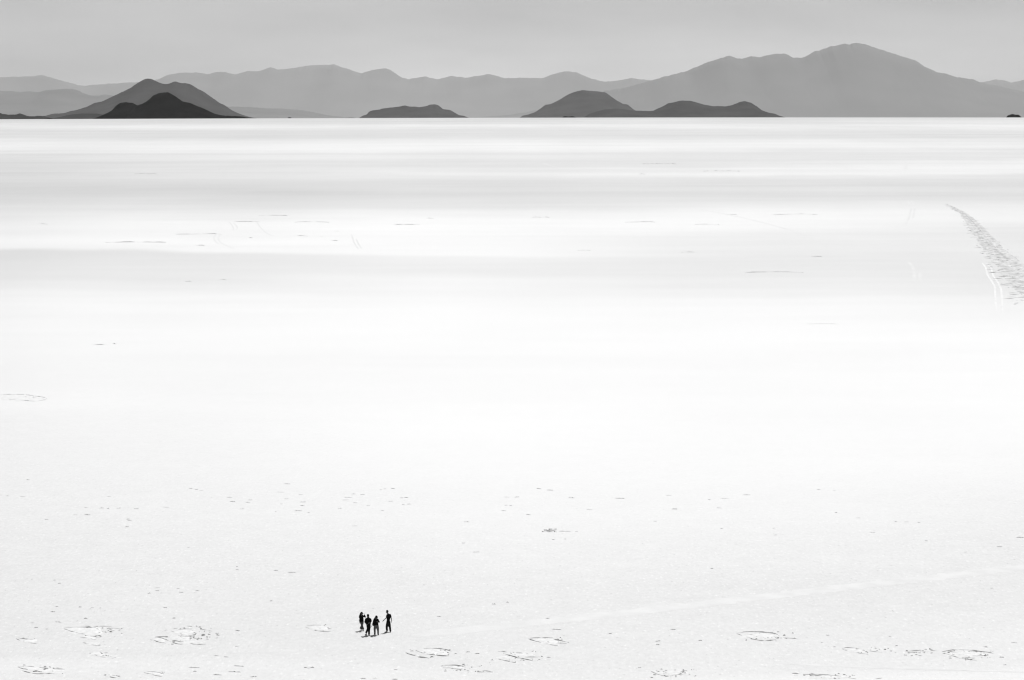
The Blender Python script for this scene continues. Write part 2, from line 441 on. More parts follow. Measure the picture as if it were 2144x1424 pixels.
def shard(bm, c, s, rnd):
    a = rnd.uniform(-.5, .5) if rnd.random() < .7 else rnd.uniform(0, 6.28)
    t = Vector((math.cos(a), math.sin(a), 0)); nn = Vector((t.y, -t.x, 0))
    if nn.y > 0: nn = -nn
    w = s * rnd.uniform(.8, 2.6); h = s * rnd.uniform(.35, .95); b = s * rnd.uniform(.8, 1.8)
    tp = rnd.uniform(.2, .8)
    v = [bm.verts.new(c + q) for q in (-t * w / 2 - nn * b, t * w / 2 - nn * b, t * w / 2, -t * w / 2,
         -t * w * tp * .5 + nn * h * .3 + Vector((0, 0, h)), t * w * tp * .6 + nn * h * .3 + Vector((0, 0, h * rnd.uniform(.5, 1))))]
    for f in ((0, 1, 2, 3), (3, 2, 5, 4), (0, 4, 5, 1), (0, 3, 4), (1, 5, 2)):
        bm.faces.new([v[i] for i in f])

def crust(label, k, org, lips, plates=(), shards=0, box=None, h=.12, seed=0, pale=False):
    """a blister of salt: bright raised plates, upturned broken rims, loose shards"""
    rnd = random.Random(seed * 31 + 5)
    P = lambda x, y: at(org[0] + x / k, org[1] + y / k)
    allp = [P(*q) for l in lips for q in l]
    c = sum(allp, Vector()) / len(allp); c.z = gz(c.x, c.y)
    root = empty('salt_crust', c)
    tag(root, label, 'salt crust', 'blisters of broken salt crust on the flat')
    for l in lips:
        bm = bmesh.new()
        lip(bm, [P(*q) for q in l], h * .64 * rnd.uniform(.8, 1.2), .2, rnd, c, gap=.2)
        link_bm('rim', bm, M['lip_pale'] if pale else M['lip_salt'], root)
    if plates:
        bm = bmesh.new()
        for (cx, cy, rx, ry) in plates:
            ctr = P(cx, cy); ex = P(cx + rx, cy) - ctr; ey = P(cx, cy - ry) - ctr
            n, m = 44, 7; rings = []
            s0 = rnd.uniform(0, 50)
            mid = bm.verts.new(ctr - c + Vector((0, 0, .05)))
            for r in range(1, m + 1):
                ring = []
                for i in range(n):
                    a = 6.28318 * i / n
                    f = (1 + .42 * mnoise.fractal(Vector((math.cos(a) * 1.3 + s0, math.sin(a) * 1.3, .5)), 1, 2, 4)) * r / m
                    q = ctr + ex * math.cos(a) * f + ey * math.sin(a) * f
                    zz = .05 * (1 - (r / m) ** 2) + .035 * (1 - (r / m) ** 4) * mnoise.noise(q * 2.1)
                    ring.append(bm.verts.new(Vector((q.x, q.y, gz(q.x, q.y) + zz + (.004 if r < m else -.02))) - c))
                rings.append(ring)
            for i in range(n):
                bm.faces.new((mid, rings[0][i], rings[0][(i + 1) % n]))
                for r in range(m - 1):
                    bm.faces.new((rings[r][i], rings[r + 1][i], rings[r + 1][(i + 1) % n], rings[r][(i + 1) % n]))
        link_bm('plate', bm, M['white_salt'], root, smooth=True)
    if shards and box:
        bm = bmesh.new()
        x0, y0, x1, y1 = box
        for _ in range(shards):
            q = P(x0 + (x1 - x0) * rnd.betavariate(2, 2), y0 + (y1 - y0) * rnd.betavariate(1.6, 1.6))
            shard(bm, q - c, rnd.uniform(.04, .125), rnd)
        sh = link_bm('shards', bm, M['lip_salt'], root); sh['kind'] = 'stuff'
    return root

Z1 = (13.4, (100, 1300)); Z2 = (11.91, (300, 1300)); Z3 = (3.97, (0, 1280)); Z4 = (3.573, (820, 1280)); Z5 = (2.882, (1400, 1280))
crust('wide pointed salt blister with a bright tip, left of the double crust', *Z1,
      [[(455,225),(600,290),(740,335),(880,360),(1060,378)], [(455,205),(640,185),(800,172),(950,172),(1180,195),(1350,187)],
       [(1040,152),(1200,146)], [(1290,155),(1440,148),(1600,162),(1790,155)], [(1690,195),(1850,210),(1950,225),(2080,232)],
       [(1040,270),(1090,286)], [(1460,290),(1560,298)], [(1780,270),(1880,270)]],
      [(850,265,390,90), (1250,300,380,110)], 26, (1000,130,2100,410), seed=1)
crust('short salt slab with dark lower edge just below the pointed blister', *Z1,
      [[(910,455),(1020,475),(1200,520),(1350,530)], [(1200,425),(1370,440),(1450,482)]], [(1150,470,230,48)], 5, (950,410,1550,490), seed=2)
crust('thin curved white slab between the short slab and the lower left blister', *Z1,
      [[(975,605),(1080,645),(1250,690),(1420,700)]], [(1230,645,200,42)], 2, (1300,640,1500,740), h=.09, seed=3)
crust('boat-shaped salt blister below the thin curved slab', *Z1,
      [[(1165,905),(1240,960),(1400,1000),(1560,1025),(1690,1040)], [(1790,1055),(1915,1035)], [(1180,888),(1390,880)], [(1460,880),(1510,896)], [(1570,905),(1690,896)]],
      [(1420,945,270,65)], 8, (1350,880,1900,1020), h=.1, seed=4)
crust('small sliver-shaped blister at far left, level with the double crust', *Z3,
      [[(133,228),(160,245),(230,262),(310,270)], [(150,222),(225,233),(310,242)]], [(235,248,85,16)], 4, (150,215,330,250), h=.1, seed=5)
crust('largest double salt crust of overlapping curved plates', *Z2,
      [[(170,470),(300,525),(430,548),(575,560)], [(340,405),(460,430),(620,490),(700,530)], [(740,540),(800,580),(930,600),(1010,598)],
       [(720,490),(860,497),(1000,530),(1100,568),(1250,595),(1390,602),(1560,582)], [(290,408),(480,397),(740,386)], [(800,390),(1220,392)],
       [(690,255),(800,280),(900,330),(1080,365)], [(1110,370),(1230,380)], [(520,250),(600,225)], [(720,210),(850,186)], [(870,220),(950,202),(1060,200),(1230,205)],
       [(980,188),(1060,192)], [(1080,128),(1210,145)], [(1420,225),(1560,222)], [(1540,240),(1720,262)], [(1800,315),(1890,310)], [(1230,400),(1320,455)],
       [(870,455),(1010,452),(1190,465)]],
      [(370,490,210,55), (900,440,360,70), (1000,290,270,70), (1150,540,330,50)], 60, (520,110,2000,590), seed=6)
crust('ragged dark salt crust in the bottom left corner', *Z3,
      [[(150,462),(180,492),(240,485),(300,492),(350,507)], [(180,492),(230,510),(320,527),(370,520)], [(150,460),(210,455),(290,462)], [(340,470),(420,480),(500,486),(540,482)], [(440,470),(520,478)], [(360,520),(460,515)]],
      [(250,480,110,22), (420,495,110,22)], 30, (150,445,560,525), seed=7)
crust('small low salt plate at bottom edge between two larger crusts', *Z3,
      [[(860,530),(920,550),(965,556)], [(900,530),(1000,546)]], [(925,540,55,10)], 4, (850,525,1010,555), h=.1, seed=8)
crust('oval salt plate with a dark front edge at the bottom edge', *Z3,
      [[(1195,508),(1260,530),(1350,544)], [(1225,501),(1330,505),(1362,522)]], [(1280,520,80,16)], 5, (1220,495,1370,530), h=.11, seed=9)
crust('flat bright salt blister just left of the four people', 1., (0, 0),
      [[(640,1313),(652,1319),(668,1322),(692,1323)], [(642,1310),(656,1308),(672,1309)], [(676,1312),(694,1317)], [(660,1315),(680,1318)]],
      [(668,1316,24,5)], 8, (650,1308,696,1322), h=.09, seed=10)
crust('tangled oval salt crust below and right of the people', *Z4,
      [[(105,310),(150,330),(280,352)], [(180,292),(220,315),(320,330),(380,340),(430,335)], [(240,280),(310,275),(400,282),(450,300)], [(200,345),(250,350)], [(190,288),(180,300)]],
      [(310,305,130,26)], 34, (110,272,470,350), seed=11)
crust('narrow dark salt crust at bottom edge below the tangled crust', *Z4,
      [[(365,415),(440,428),(550,440)], [(640,455),(760,455)], [(390,405),(470,402),(550,412)], [(680,445),(740,450)]],
      [(470,420,90,12)], 30, (360,395,770,460), h=.11, seed=12)
crust('leaf-shaped salt crust with two long front rims at bottom centre', *Z4,
      [[(795,300),(860,305)], [(850,320),(910,345),(980,355),(1055,370)], [(790,355),(850,372),(930,385)], [(930,310),(1050,325)], [(930,345),(1110,342)], [(1160,345),(1190,346)]],
      [(970,330,120,18), (860,350,80,18)], 30, (790,295,1200,390), seed=13)
crust('clean bright elongated blister above the leaf-shaped crust', *Z4,
      [[(1020,205),(1080,230),(1160,245),(1245,260)], [(1030,203),(1120,196),(1210,200)], [(1210,210),(1300,228)], [(1240,238),(1310,240)]],
      [(1150,224,120,24)], 12, (1100,195,1370,255), seed=14)
crust('smudged dark patch of salt shards at bottom right of centre', *Z4,
      [[(1940,450),(1990,475),(2060,488)], [(2060,465),(2160,460)], [(2080,480),(2200,470)]],
      [(2080,460,110,16)], 55, (1930,430,2290,500), seed=15)
crust('neat oval ring of salt rims standing alone at lower right', *Z5,
      [[(410,133),(460,122),(540,125),(630,131),(665,146)], [(415,137),(470,158),(540,178),(620,180),(650,172)], [(690,160),(780,166)], [(560,145),(640,155)], [(470,145),(530,140)]],
      [(540,150,120,22)], 30, (420,120,790,180), seed=16)
crust('small open salt ring right of the neat oval ring', *Z5,
      [[(1045,225),(1090,215),(1150,226)], [(1050,230),(1120,250),(1205,261)], [(1210,240),(1290,249)], [(1140,240),(1200,245)]],
      [(1120,238,70,14)], 16, (1050,212,1400,255), h=.11, seed=17)
crust('loose row of broken salt between two rings at right', *Z5,
      [[(1440,243),(1490,235),(1550,243)], [(1440,250),(1500,246)], [(1560,240),(1620,238)], [(1505,268),(1530,268)]],
      (), 22, (1400,228,1640,275), h=.1, seed=18)
crust('large dense salt ring near the bottom right corner', *Z5,
      [[(1650,245),(1720,232),(1800,232),(1880,240),(1960,255)], [(1655,250),(1720,275),(1790,292),(1860,296)], [(1740,260),(1860,275),(1920,266)], [(1830,240),(1950,248)], [(1750,285),(1850,282)], [(1680,240),(1760,255)]],
      [(1800,262,130,22)], 50, (1650,228,1990,296), seed=19)
crust('long flat line of salt rims cut by bottom edge at right', *Z5,
      [[(745,375),(790,378)], [(755,386),(780,385)], [(810,381),(900,380),(1020,390),(1130,409)], [(860,388),(980,394)], [(1250,408),(1285,404)]],
      [(960,400,150,12)], 36, (800,376,1140,414), seed=20)
crust('faint white salt ring at the left edge, far behind the others', 2., (0, 660),
      [[(-60,345),(0,332),(100,332),(190,345),(196,351)], [(-60,346),(0,351),(60,355),(150,361),(195,354)], [(75,357),(130,353)]],
      [(70,347,120,13)], 10, (0,335,195,360), h=.10, seed=21, pale=True)
crust('thin dark cluster of salt shards alone in middle distance', 2.978, (700, 1000),
      [[(1295,338),(1330,336)], [(1310,330),(1390,328)], [(1400,335),(1475,336)], [(1500,338),(1520,338)]],
      (), 40, (1295,322,1400,342), h=.1, seed=22)

# ---- small flakes: a few shapes, copied
def flake_mesh(seed):
    rnd = random.Random(seed); bm = bmesh.new()
    n = 9; x = [-.5 + i / 8. for i in range(n)]
    prev = None
    a, b = rnd.uniform(0, 50), rnd.uniform(.3, .7)
    for i in range(n):
        h = max(.12, (.7 + .9 * mnoise.noise(Vector((a + i * .7, 0, 0)))) * (1 - (2 * x[i]) ** 4 * .8))
        y = .10 * mnoise.noise(Vector((a + i * .3, 5, 0))) + .06 * x[i]
        cur = [bm.verts.new(v) for v in ((x[i], y + .30 * h, -.05), (x[i], y - .02, h), (x[i], y - .05, h * .85), (x[i], y, -.05))]
        if prev:
            for k in range(4): bm.faces.new((prev[k], prev[(k + 1) % 4], cur[(k + 1) % 4], cur[k]))
        else: bm.faces.new(cur)
        prev = cur
    bm.faces.new(prev[::-1])
    bmesh.ops.recalc_face_normals(bm, faces=bm.faces[:])
    me = bpy.data.meshes.new('salt_flake'); bm.to_mesh(me); bm.free(); me.materials.append(M['lip_salt'])
    return me
FL = [flake_mesh(s) for s in range(10)]
for m_ in FL[1::2]: m_.materials[0] = M['lip_pale']
FA = [(175,14,30),(140,118,40),(680,118,30),(535,187,25),(635,190,25),(675,193,20),(740,191,40),(850,195,35),(1035,185,60),(290,262,30),(800,260,30),(808,269,28),(545,233,50),(470,233,30),(790,308,30),(1190,68,25),(1225,75,20),(1255,80,25),(1790,40,40),(1750,91,50),(1875,107,40),(1560,140,35),(1545,155,30),(1430,124,35),(1450,150,35),(1510,196,40),(1785,132,40),(1890,153,40),(1885,175,30),(1860,208,50),(1925,218,20),(1720,214,20),(1755,165,25),(980,688,45),(980,705,35),(930,722,25),(1110,692,25),(1130,716,35),(1230,706,25),(1478,556,12),(1480,573,15),(1820,592,50),(1720,580,35),(370,660,20),(340,640,15),(625,814,20),(1085,877,15),(1175,435,10),(45,115,20),(355,805,20),(500,808,20),(575,812,25),(330,838,30),(1030,812,25),(1690,770,12),(535,880,12)]
FB = [(290,77,18),(315,71,20),(365,69,25),(85,124,65),(70,140,55),(175,107,35),(120,103,25),(130,158,40),(210,176,25),(35,192,30),(350,148,30),(420,127,25),(448,125,25),(430,170,25),(465,166,30),(1275,70,30),(1345,79,40),(1075,122,40),(1138,122,32),(1480,127,45),(1070,173,20),(1100,176,20),(1055,207,35),(1210,232,40),(1590,200,45),(2085,111,40),(2120,197,35),(2000,273,22),(1780,130,60),(825,277,35),(805,409,28),(885,465,40),(125,302,35),(1365,387,25),(1440,384,14),(560,670,20),(1080,778,8),(655,867,35),(1330,880,35),(995,790,30),(300,206,18)]
FC = [(905,73,25),(470,105,45),(340,127,60),(305,184,38),(35,190,30),(320,308,25),(635,306,20),(645,347,25),(1145,244,35),(1230,331,40),(1435,268,35),(1510,272,25),(1370,267,10),(1555,382,20),(1995,418,45),(2120,362,45),(1790,450,8),(260,550,8),(1010,212,8),(1000,80,25),(1950,668,8),(245,134,12)]
FD = [(1615,467,24),(1400,0,1),(1810,529,26),(1985,456,28),(1950,504,26),(2108,545,15),(270,97,13),(485,90,17),(300,136,10),(390,148,5),(1975,161,12),(1800,368,10),(1880,380,10),(1968,291,5),(710,60,4),(1620,500,5),(1445,58,5)]
FE = [(355,40,12),(1165,55,12),(1235,137,25),(1635,168,9),(2000,223,12),(2105,137,16),(30,437,6),(480,318,10),(570,305,4),(640,318,12),(752,365,4),(1855,420,4),(1175,345,8),(25,510,14)]
FG = [(30,110,12),(925,190,8),(1375,209,7),(2085,190,16),(1335,152,3),(190,177,3),(2030,324,3),(2010,278,12),(960,145,4),(1000,215,8),(1915,216,6),(1755,376,0)]
flakes = [(x / 2.978, 1000 + y / 2.978, w / 2.978) for x, y, w in FA] + [(700 + x / 2.978, 1000 + y / 2.978, w / 2.978) for x, y, w in FB] \
       + [(1400 + x / 2.882, 1000 + y / 2.882, w / 2.882) for x, y, w in FC] + [(x / 3.97, 1280 + y / 3.97, w) for x, y, w in FD if y] \
       + [(820 + x / 3.573, 1280 + y / 3.573, w * .8) for x, y, w in FE] + [(1400 + x / 2.882, 1280 + y / 2.882, w) for x, y, w in FG if w] \
       + [(640 + i * 7, 1398 + (i % 2), 8) for i in range(3)] + [(1375, 1343, 8), (760, 1421, 12), (785, 1420, 10), (1377, 1350, 6)]
for i, (px, py, w) in enumerate(flakes):
    p = at(px, py); d = p.length
    o = bpy.data.objects.new('salt_flake', FL[i % len(FL)]); col.objects.link(o)
    wm = max(.3, w * d * 1.05 / F)
    o.location = p
    s = random.uniform(.75, 1.25)
    o.scale = (wm * random.uniform(.7, 1.05), .5 * s, random.uniform(.035, .085) * max(1, d / 300.))
    o.rotation_euler.z = random.uniform(-.35, .15)
    tag(o, 'small thin dark flake of salt crust sticking up from the white flat', 'salt flake', 'small flakes of salt crust on the flat')

# ---- long low ridges out on the flat
RG = [(540,607,451,0),(490,545,464,0),(617,690,465,0),(220,348,507,1),(367,465,490,0),(820,880,470,0),(605,645,494,0),(282,330,364,0),(893,908,457,0),(458,475,586,0),(388,402,589,0),
      (1344,1417,343,0),(1472,1550,358,0),(1114,1150,455,0),(1522,1545,450,0),(1617,1712,449,0),(1307,1372,465,0),(1455,1507,470,0),(1560,1682,570,1),(1210,1237,524,0),(1699,1722,537,0),
      (1427,1462,528,0),(1690,1755,678,0),(1340,1350,365,0),(670,678,495,0),(700,712,484,0),(520,530,498,0),(692,712,504,0),(192,225,722,0),(235,243,720,0),(80,100,469,0),(408,430,514,0)]
places = {}
for i, (x0, x1, y, thick) in enumerate(RG):
    rnd = random.Random(i + 100)
    a, b = at(x0, y), at(x1, y)
    n = 5
    pts = [at(x0 + (x1 - x0) * k / n, y + (rnd.uniform(-.9, .6) if 0 < k < n else .6)) for k in range(n + 1)]
    c = (a + b) / 2; c.z = gz(c.x, c.y)
    bm = bmesh.new()
    h = .06 + .00011 * c.y + (.06 if thick else 0)
    lip(bm, pts, h, max(.8, (b - a).length / 40), rnd, c, gap=.26, back=4)
    o = link_bm('salt_ridge', bm, M['lip_far']); o.location = c
    tag(o, 'long low dark line of raised salt far out on the flat', 'salt ridge', 'low ridges of salt out on the flat')

# ------------------------------------------------------------------ tracks
def ribbon(name, pts, wid, mat, off=.012, seed=0, rag=.25, step=None):
    rnd = random.Random(seed)
    w = [at(*p) for p in pts]
    step = step or max(.8, wid * 1.2)
    p = resample(smooth_pts(resample(w, step * 3), 3), step)
    bm = bmesh.new(); prev = None
    s0 = rnd.uniform(0, 100)
    for i, q in enumerate(p):
        t = (p[min(i + 1, len(p) - 1)] - p[max(i - 1, 0)]).normalized(); nn = Vector((-t.y, t.x, 0)).normalized()
        e = min(1, .2 + min(i, len(p) - 1 - i) / 6.)
        row = []
        for j, v in enumerate((-1, -.5, 0, .5, 1)):
            x = v * wid * .5 * e
            if abs(v) == 1: x *= 1 + rag * 2 * mnoise.noise(Vector((s0 + i * .9, v * 3, 0)))
            r = q + nn * x
            row.append(bm.verts.new((r.x, r.y, gz(r.x, r.y) + (off if abs(v) < 1 else .004))))
        if prev:
            for j in range(4): bm.faces.new((prev[j], row[j], row[j + 1], prev[j + 1]))
        prev = row
    return link_bm(name, bm, mat, smooth=True)

def track(label, ruts, wid, mat, **kw):
    for i, r in enumerate(ruts):
        setting(ribbon('track', r, wid, mat, seed=i + len(label), **kw), label, 'track')

track('bright white wheel rut winding down the right side', [
    [(2056,550),(2064,560),(2067,575),(2076,588),(2083,600),(2084,630),(2087,656)],
    [(2064,551),(2075,560),(2079,577),(2090,592),(2096,605),(2098,630),(2098,656)]], .45, M['track_white'])
zz = lambda k, o, l: [(o[0] + x / k, o[1] + y / k) for x, y in l]
track('faint grey curving wheel track out on the left of the flat', [
    zz(4.288, (400, 420), l) for l in (
      [(340,190),(370,225),(382,250),(378,268)], [(378,198),(415,235),(418,250),(400,266)],
      [(222,300),(205,330),(208,350),(225,375),(252,392)], [(262,300),(243,335),(250,362),(275,385),(320,405),(390,435)],
      [(588,190),(610,225),(645,265),(690,302),(745,322),(800,318)], [(1440,303),(1452,340),(1464,380),(1502,437)], [(1482,342),(1500,385),(1532,432)])], .5, M['track_grey'])
track('faint grey wheel track out on the right of the flat', [
    zz(4.07, (1850, 330), l) for l in (
      [(205,365),(237,430),(225,480),(218,515),(180,580)], [(235,365),(268,410),(262,460),(250,520)],
      [(215,890),(250,935),(262,990),(258,1060)], [(308,975),(312,1050)], [(192,35),(178,110)], [(205,35),(195,100)])]
    + [zz(2., (1072, 240), l) for l in ([(780,395),(900,418),(1000,440),(1080,460),(1180,488),(1260,520)], [(130,203),(180,220),(320,236)], [(1290,190),(1400,222),(1500,240)], [(1960,375),(2000,400),(2060,415)])], .8, M['track_grey'])
setting(ribbon('path', [(860,1331),(985,1318),(1150,1300),(1300,1285),(1420,1270),(1560,1254),(1700,1238),(1900,1215),(2144,1188),(2300,1172)], 2.0, M['path_white'], seed=3, rag=.4, step=.5),
        'pale trodden path running up to the right from the people', 'path')
setting(ribbon('path', [(1640,1390),(1800,1397),(1960,1402),(2144,1407),(2300,1412)], .5, M['path_white'], seed=6, rag=.6, step=.4), 'thin pale path along the bottom right corner', 'path')

# churned strip of salt rubble beside the bright ruts
def rubble():
    left = [(1980,429),(1990,435),(2010,447),(2018,460),(2030,480),(2046,503),(2060,528),(2080,552),(2100,580),(2116,600),(2150,640)]
    right = [(1984,428),(2000,434),(2026,447),(2042,460),(2062,478),(2086,503),(2112,528),(2144,552),(2185,580),(2220,600),(2290,640)]
    rnd = random.Random(77)
    c = at(2080, 520)
    bm = bmesh.new()
    A = resample([at(*p) for p in left], 1e9); B = [at(*p) for p in right]
    nl, nw = 300, 40
    cum = [0]
    for a, b in zip(A[:-1], A[1:]): cum.append(cum[-1] + (b - a).length)
    def samp(P, s):
        s *= cum[-1]
        for i in range(len(P) - 1):
            if s <= cum[i + 1] or i == len(P) - 2:
                return P[i].lerp(P[i + 1], (s - cum[i]) / (cum[i + 1] - cum[i]))
    grid = []
    for i in range(nl + 1):
        s = i / nl
        a, b = samp(A, s), samp(B, s); wd_ = (b - a).length
        row = []
        for j in range(nw + 1):
            f = j / nw
            q = a.lerp(b, f)
            e = min(1, min(f, 1 - f) * 6)
            jag = mnoise.noise(Vector((q.x * .12, q.y * .04, 3)))
            q = q + Vector((jag * wd_ * .10 * (1 - e), 0, 0))
            z = .15 * e * mnoise.fractal(Vector((q.x * .9, q.y * .35, 1.0)), .8, 2, 4) + .05 * e
            z += .30 * math.exp(-((f - .62) / .06) ** 2) * (.6 + .6 * mnoise.noise(Vector((q.y * .12, 2, 2))))   # thrown-up bank
            z *= min(1, wd_ / 5.)
            row.append(bm.verts.new(Vector((q.x, q.y, gz(q.x, q.y) + (max(z, -.02) if 0 < j < nw else -.05))) - c))
        grid.append(row)
    for i in range(nl):
        for j in range(nw):
            bm.faces.new((grid[i][j], grid[i][j + 1], grid[i + 1][j + 1], grid[i + 1][j]))
    for _ in range(300):
        s = rnd.random() ** .7; a, b = samp(A, s), samp(B, s)
        f = rnd.betavariate(1.3, 2.0) * 1.35 - .22
        q = a.lerp(b, f); q.z = gz(q.x, q.y) + .05
        w = rnd.uniform(.4, 2.4)
        pts = [q + Vector((-w / 2, rnd.uniform(-.3, .3), 0)), q + Vector((0, rnd.uniform(-.3, .3), 0)), q + Vector((w / 2, rnd.uniform(-.3, .3), 0))]
        lip(bm, pts, rnd.uniform(.03, .16), w / 5, rnd, c, gap=.1, back=2)
    o = link_bm('salt_rubble', bm, M['rubble']); o.location = c
    tag(o, 'churned strip of rough grey salt rubble running off the right edge', 'salt rubble', kind='stuff')
rubble()

# ------------------------------------------------------------------ people
def cone(bm, a, b, ra, rb, n=12):
    a, b = Vector(a), Vector(b); d = b - a
    if d.length < 1e-5: return
    m = d.to_track_quat('Z', 'Y').to_matrix().to_4x4()
    bmesh.ops.create_cone(bm, cap_ends=True, segments=n, radius1=ra, radius2=rb, depth=d.length, matrix=Matrix.Translation((a + b) / 2) @ m)

def ball(bm, c, r, rot=0., s=(1, 1, 1), tilt=0.):
    m = Matrix.Translation(c) @ Matrix.Rotation(rot, 4, 'Z') @ Matrix.Rotation(tilt, 4, 'X') @ Matrix.Diagonal((s[0] * r, s[1] * r, s[2] * r, 1))
    bmesh.ops.create_icosphere(bm, subdivisions=2, radius=1, matrix=m)

def chain(bm, pts, k=1.):
    pts = [(p, r * k) for p, r in pts]
    for (a, ra), (b, rb) in zip(pts[:-1], pts[1:]): cone(bm, a, b, ra, rb)
    for p, r in pts: ball(bm, p, r)

def fuse(name, bm, mat, parent, vox, sm=4, folds=0., seed=0):
    """one continuous skin over the blocked-out limbs"""
    me = bpy.data.meshes.new(name); bm.to_mesh(me); bm.free()
    o = bpy.data.objects.new(name, me); col.objects.link(o)
    r = o.modifiers.new('r', 'REMESH'); r.mode = 'VOXEL'; r.voxel_size = vox
    s = o.modifiers.new('s', 'SMOOTH'); s.factor = .5; s.iterations = sm
    dg = bpy.context.evaluated_depsgraph_get()
    me2 = bpy.data.meshes.new_from_object(o.evaluated_get(dg))
    o.modifiers.clear(); o.data = me2; bpy.data.meshes.remove(me)
    me2.name = name
    if folds:
        n = len(me2.vertices)
        for v in me2.vertices:
            q = v.co
            v.co = q + v.normal * folds * mnoise.fractal(Vector((q.x * 9 + seed, q.y * 9, q.z * 5)), 1, 2, 3)
    me2.materials.clear(); me2.materials.append(mat)
    me2.polygons.foreach_set('use_smooth', [True] * len(me2.polygons))
    o.parent = parent
    return o

def hand(bm, wrist, d, n, thumb, curl=.5, s=1.):
    """palm, four unequal bent fingers, a thumb leaving the side of the palm"""
    d = Vector(d).normalized(); n = Vector(n); n = (n - d * n.dot(d)).normalized(); side = d.cross(n) * thumb
    wrist = Vector(wrist)
    for k in range(4):
        o = side * (.030 - .020 * k) * s
        chain(bm, [(wrist + o * .7 + d * .01 * s, .015 * s), (wrist + o + d * .085 * s, .0125 * s)])
        ln = (.072, .080, .074, .058)[k] * s
        p = wrist + o + d * .088 * s; dd = d
        q = [(p, .0095 * s)]
        for f in (.45, .32, .23):
            c = curl * (.6 + .12 * k)
            dd = (dd * math.cos(c) + n * math.sin(c)).normalized() if f < 1 else dd
            n2 = n
            p = p + dd * ln * f; q.append((p, .0088 * s if f > .3 else .0075 * s))
        chain(bm, q)
    t0 = wrist + side * .028 * s + d * .025 * s
    t1 = t0 + (side * .7 + d * .6 + n * .25).normalized() * .042 * s
    t2 = t1 + (side * .25 + d * .85 + n * .45).normalized() * .034 * s
    chain(bm, [(t0, .014 * s), (t1, .0105 * s), (t2, .009 * s)])

def head(bm, c, face, r=.105, pitch=0.):
    """skull, jaw, nose, brow, mouth, ears; face = bearing of the look, pitch = nod"""
    f = Vector((math.sin(face), math.cos(face), 0)); s = Vector((f.y, -f.x, 0)); u = Vector((0, 0, 1))
    f, u = f * math.cos(pitch) - u * math.sin(pitch), u * math.cos(pitch) + f * math.sin(pitch)
    P = lambda a, b, z: c + f * a + s * b + u * z
    for q, rad in ((P(-.018, 0, .035), .088), (P(.005, 0, .03), .083), (P(.03, 0, -.03), .066), (P(.045, 0, -.085), .038), (P(-.03, 0, .0), .075)):
        ball(bm, q, rad, s=(.92, .98, 1.05))
    chain(bm, [(P(.085, 0, .015), .010), (P(.108, 0, -.025), .014)])            # nose
    for k in (-1, 1):
        chain(bm, [(P(.078, .012 * k, .03), .010), (P(.070, .045 * k, .028), .009)])   # brow
        ball(bm, P(.0, .082 * k, -.005), .024, s=(.5, .8, 1.2))                        # ear
        ball(bm, P(.012, .074 * k, -.012), .018)
        chain(bm, [(P(.083, 0, -.062), .009), (P(.074, .022 * k, -.060), .007)])       # lips
    return [P(.076, .031 * k, .012) for k in (-1, 1)], P

SX = 395.; 
def person(base_px, joints_origin, label):
    base = at(*base_px)
    root = empty('person', base); tag(root, label, 'person', 'group of four people walking on the salt flat')
    dep = math.atan2(H, base.y); sn, cs = math.sin(dep), math.cos(dep)
    def J(x, y, dy=0.):
        """picture measure on the zoomed figure -> metres beside the feet; dy = metres farther away"""
        return Vector(((x - joints_origin[0]) / SX, dy, ((joints_origin[1] - y) / SX - sn * dy) / cs))
    return root, J

def eyes(root, pts):
    for p in pts:
        bm = bmesh.new(); ball(bm, p, .011)
        link_bm('eye', bm, M['eye'], root, smooth=True)

def shoe(root, heel, toe, mat=None):
    bm = bmesh.new(); heel, toe = Vector(heel), Vector(toe)
    up = Vector((0, 0, .03))
    chain(bm, [(heel + up * 1.1, .036), ((heel + toe) / 2 + up * 1.2, .040), (toe + up * .9, .034)])
    cone(bm, heel + up, heel + Vector((0, 0, .11)), .040, .042)
    fuse('shoe', bm, mat or M['shoe'], root, .010)

# -- right-hand figure: tall man, arm held out towards the others
root, J = person((720 + 1430 / 15.314, 1260 + 968 / 15.314), (1430, 968), 'tall person in dark clothes standing apart with one arm held out')
hc = J(1393, 328, .0); ff = R_(-128)
bm = bmesh.new(); ey, HP = head(bm, hc, ff, pitch=.1)
chain(bm, [(hc + Vector((.02, 0, -.07)), .052), (J(1416, 398, .02), .058)])
shF, shB = J(1402, 428, -.14), J(1482, 420, .16)
elF, wrF = J(1366, 528, -.22), J(1300, 578, -.30)
elB, wrB = J(1522, 545, .22), J(1526, 625, .18)
chain(bm, [(J(1436, 425, .0), .075), (J(1434, 520, 0), .085), (J(1428, 620, 0), .09)])
chain(bm, [(shF, .05), (elF, .038), (wrF, .027)]); chain(bm, [(shB, .05), (elB, .038), (wrB, .027)])
hand(bm, wrF, (-.55, -.1, -.55), (-.2, .0, -1), 1, .35, 1.35); hand(bm, wrB, (-.02, -.05, -1), (-1, -.3, 0), 1, .35)
knL, anL = J(1378, 795, -.06), J(1384, 918, -.05); knR, anR = J(1474, 810, -.02), J(1494, 935, -.02)
hipL, hipR = J(1408, 650, -.03), J(1452, 650, .05)
chain(bm, [(hipL, .075), (knL, .055), (anL, .038)]); chain(bm, [(hipR, .075), (knR, .055), (anR, .038)])
fuse('body', bm, M['skin'], root, .008); eyes(root, ey)
bm = bmesh.new()
chain(bm, [(J(1428, 405, .05), .075), (J(1452, 440, .06), .105), (J(1448, 520, .03), .105), (J(1430, 600, .02), .115), (J(1424, 655, 0), .125)], 1.13)
chain(bm, [(J(1418, 415, -.06), .075), (J(1420, 450, -.06), .10), (J(1424, 530, -.05), .10), (J(1420, 640, -.04), .11)], 1.13)
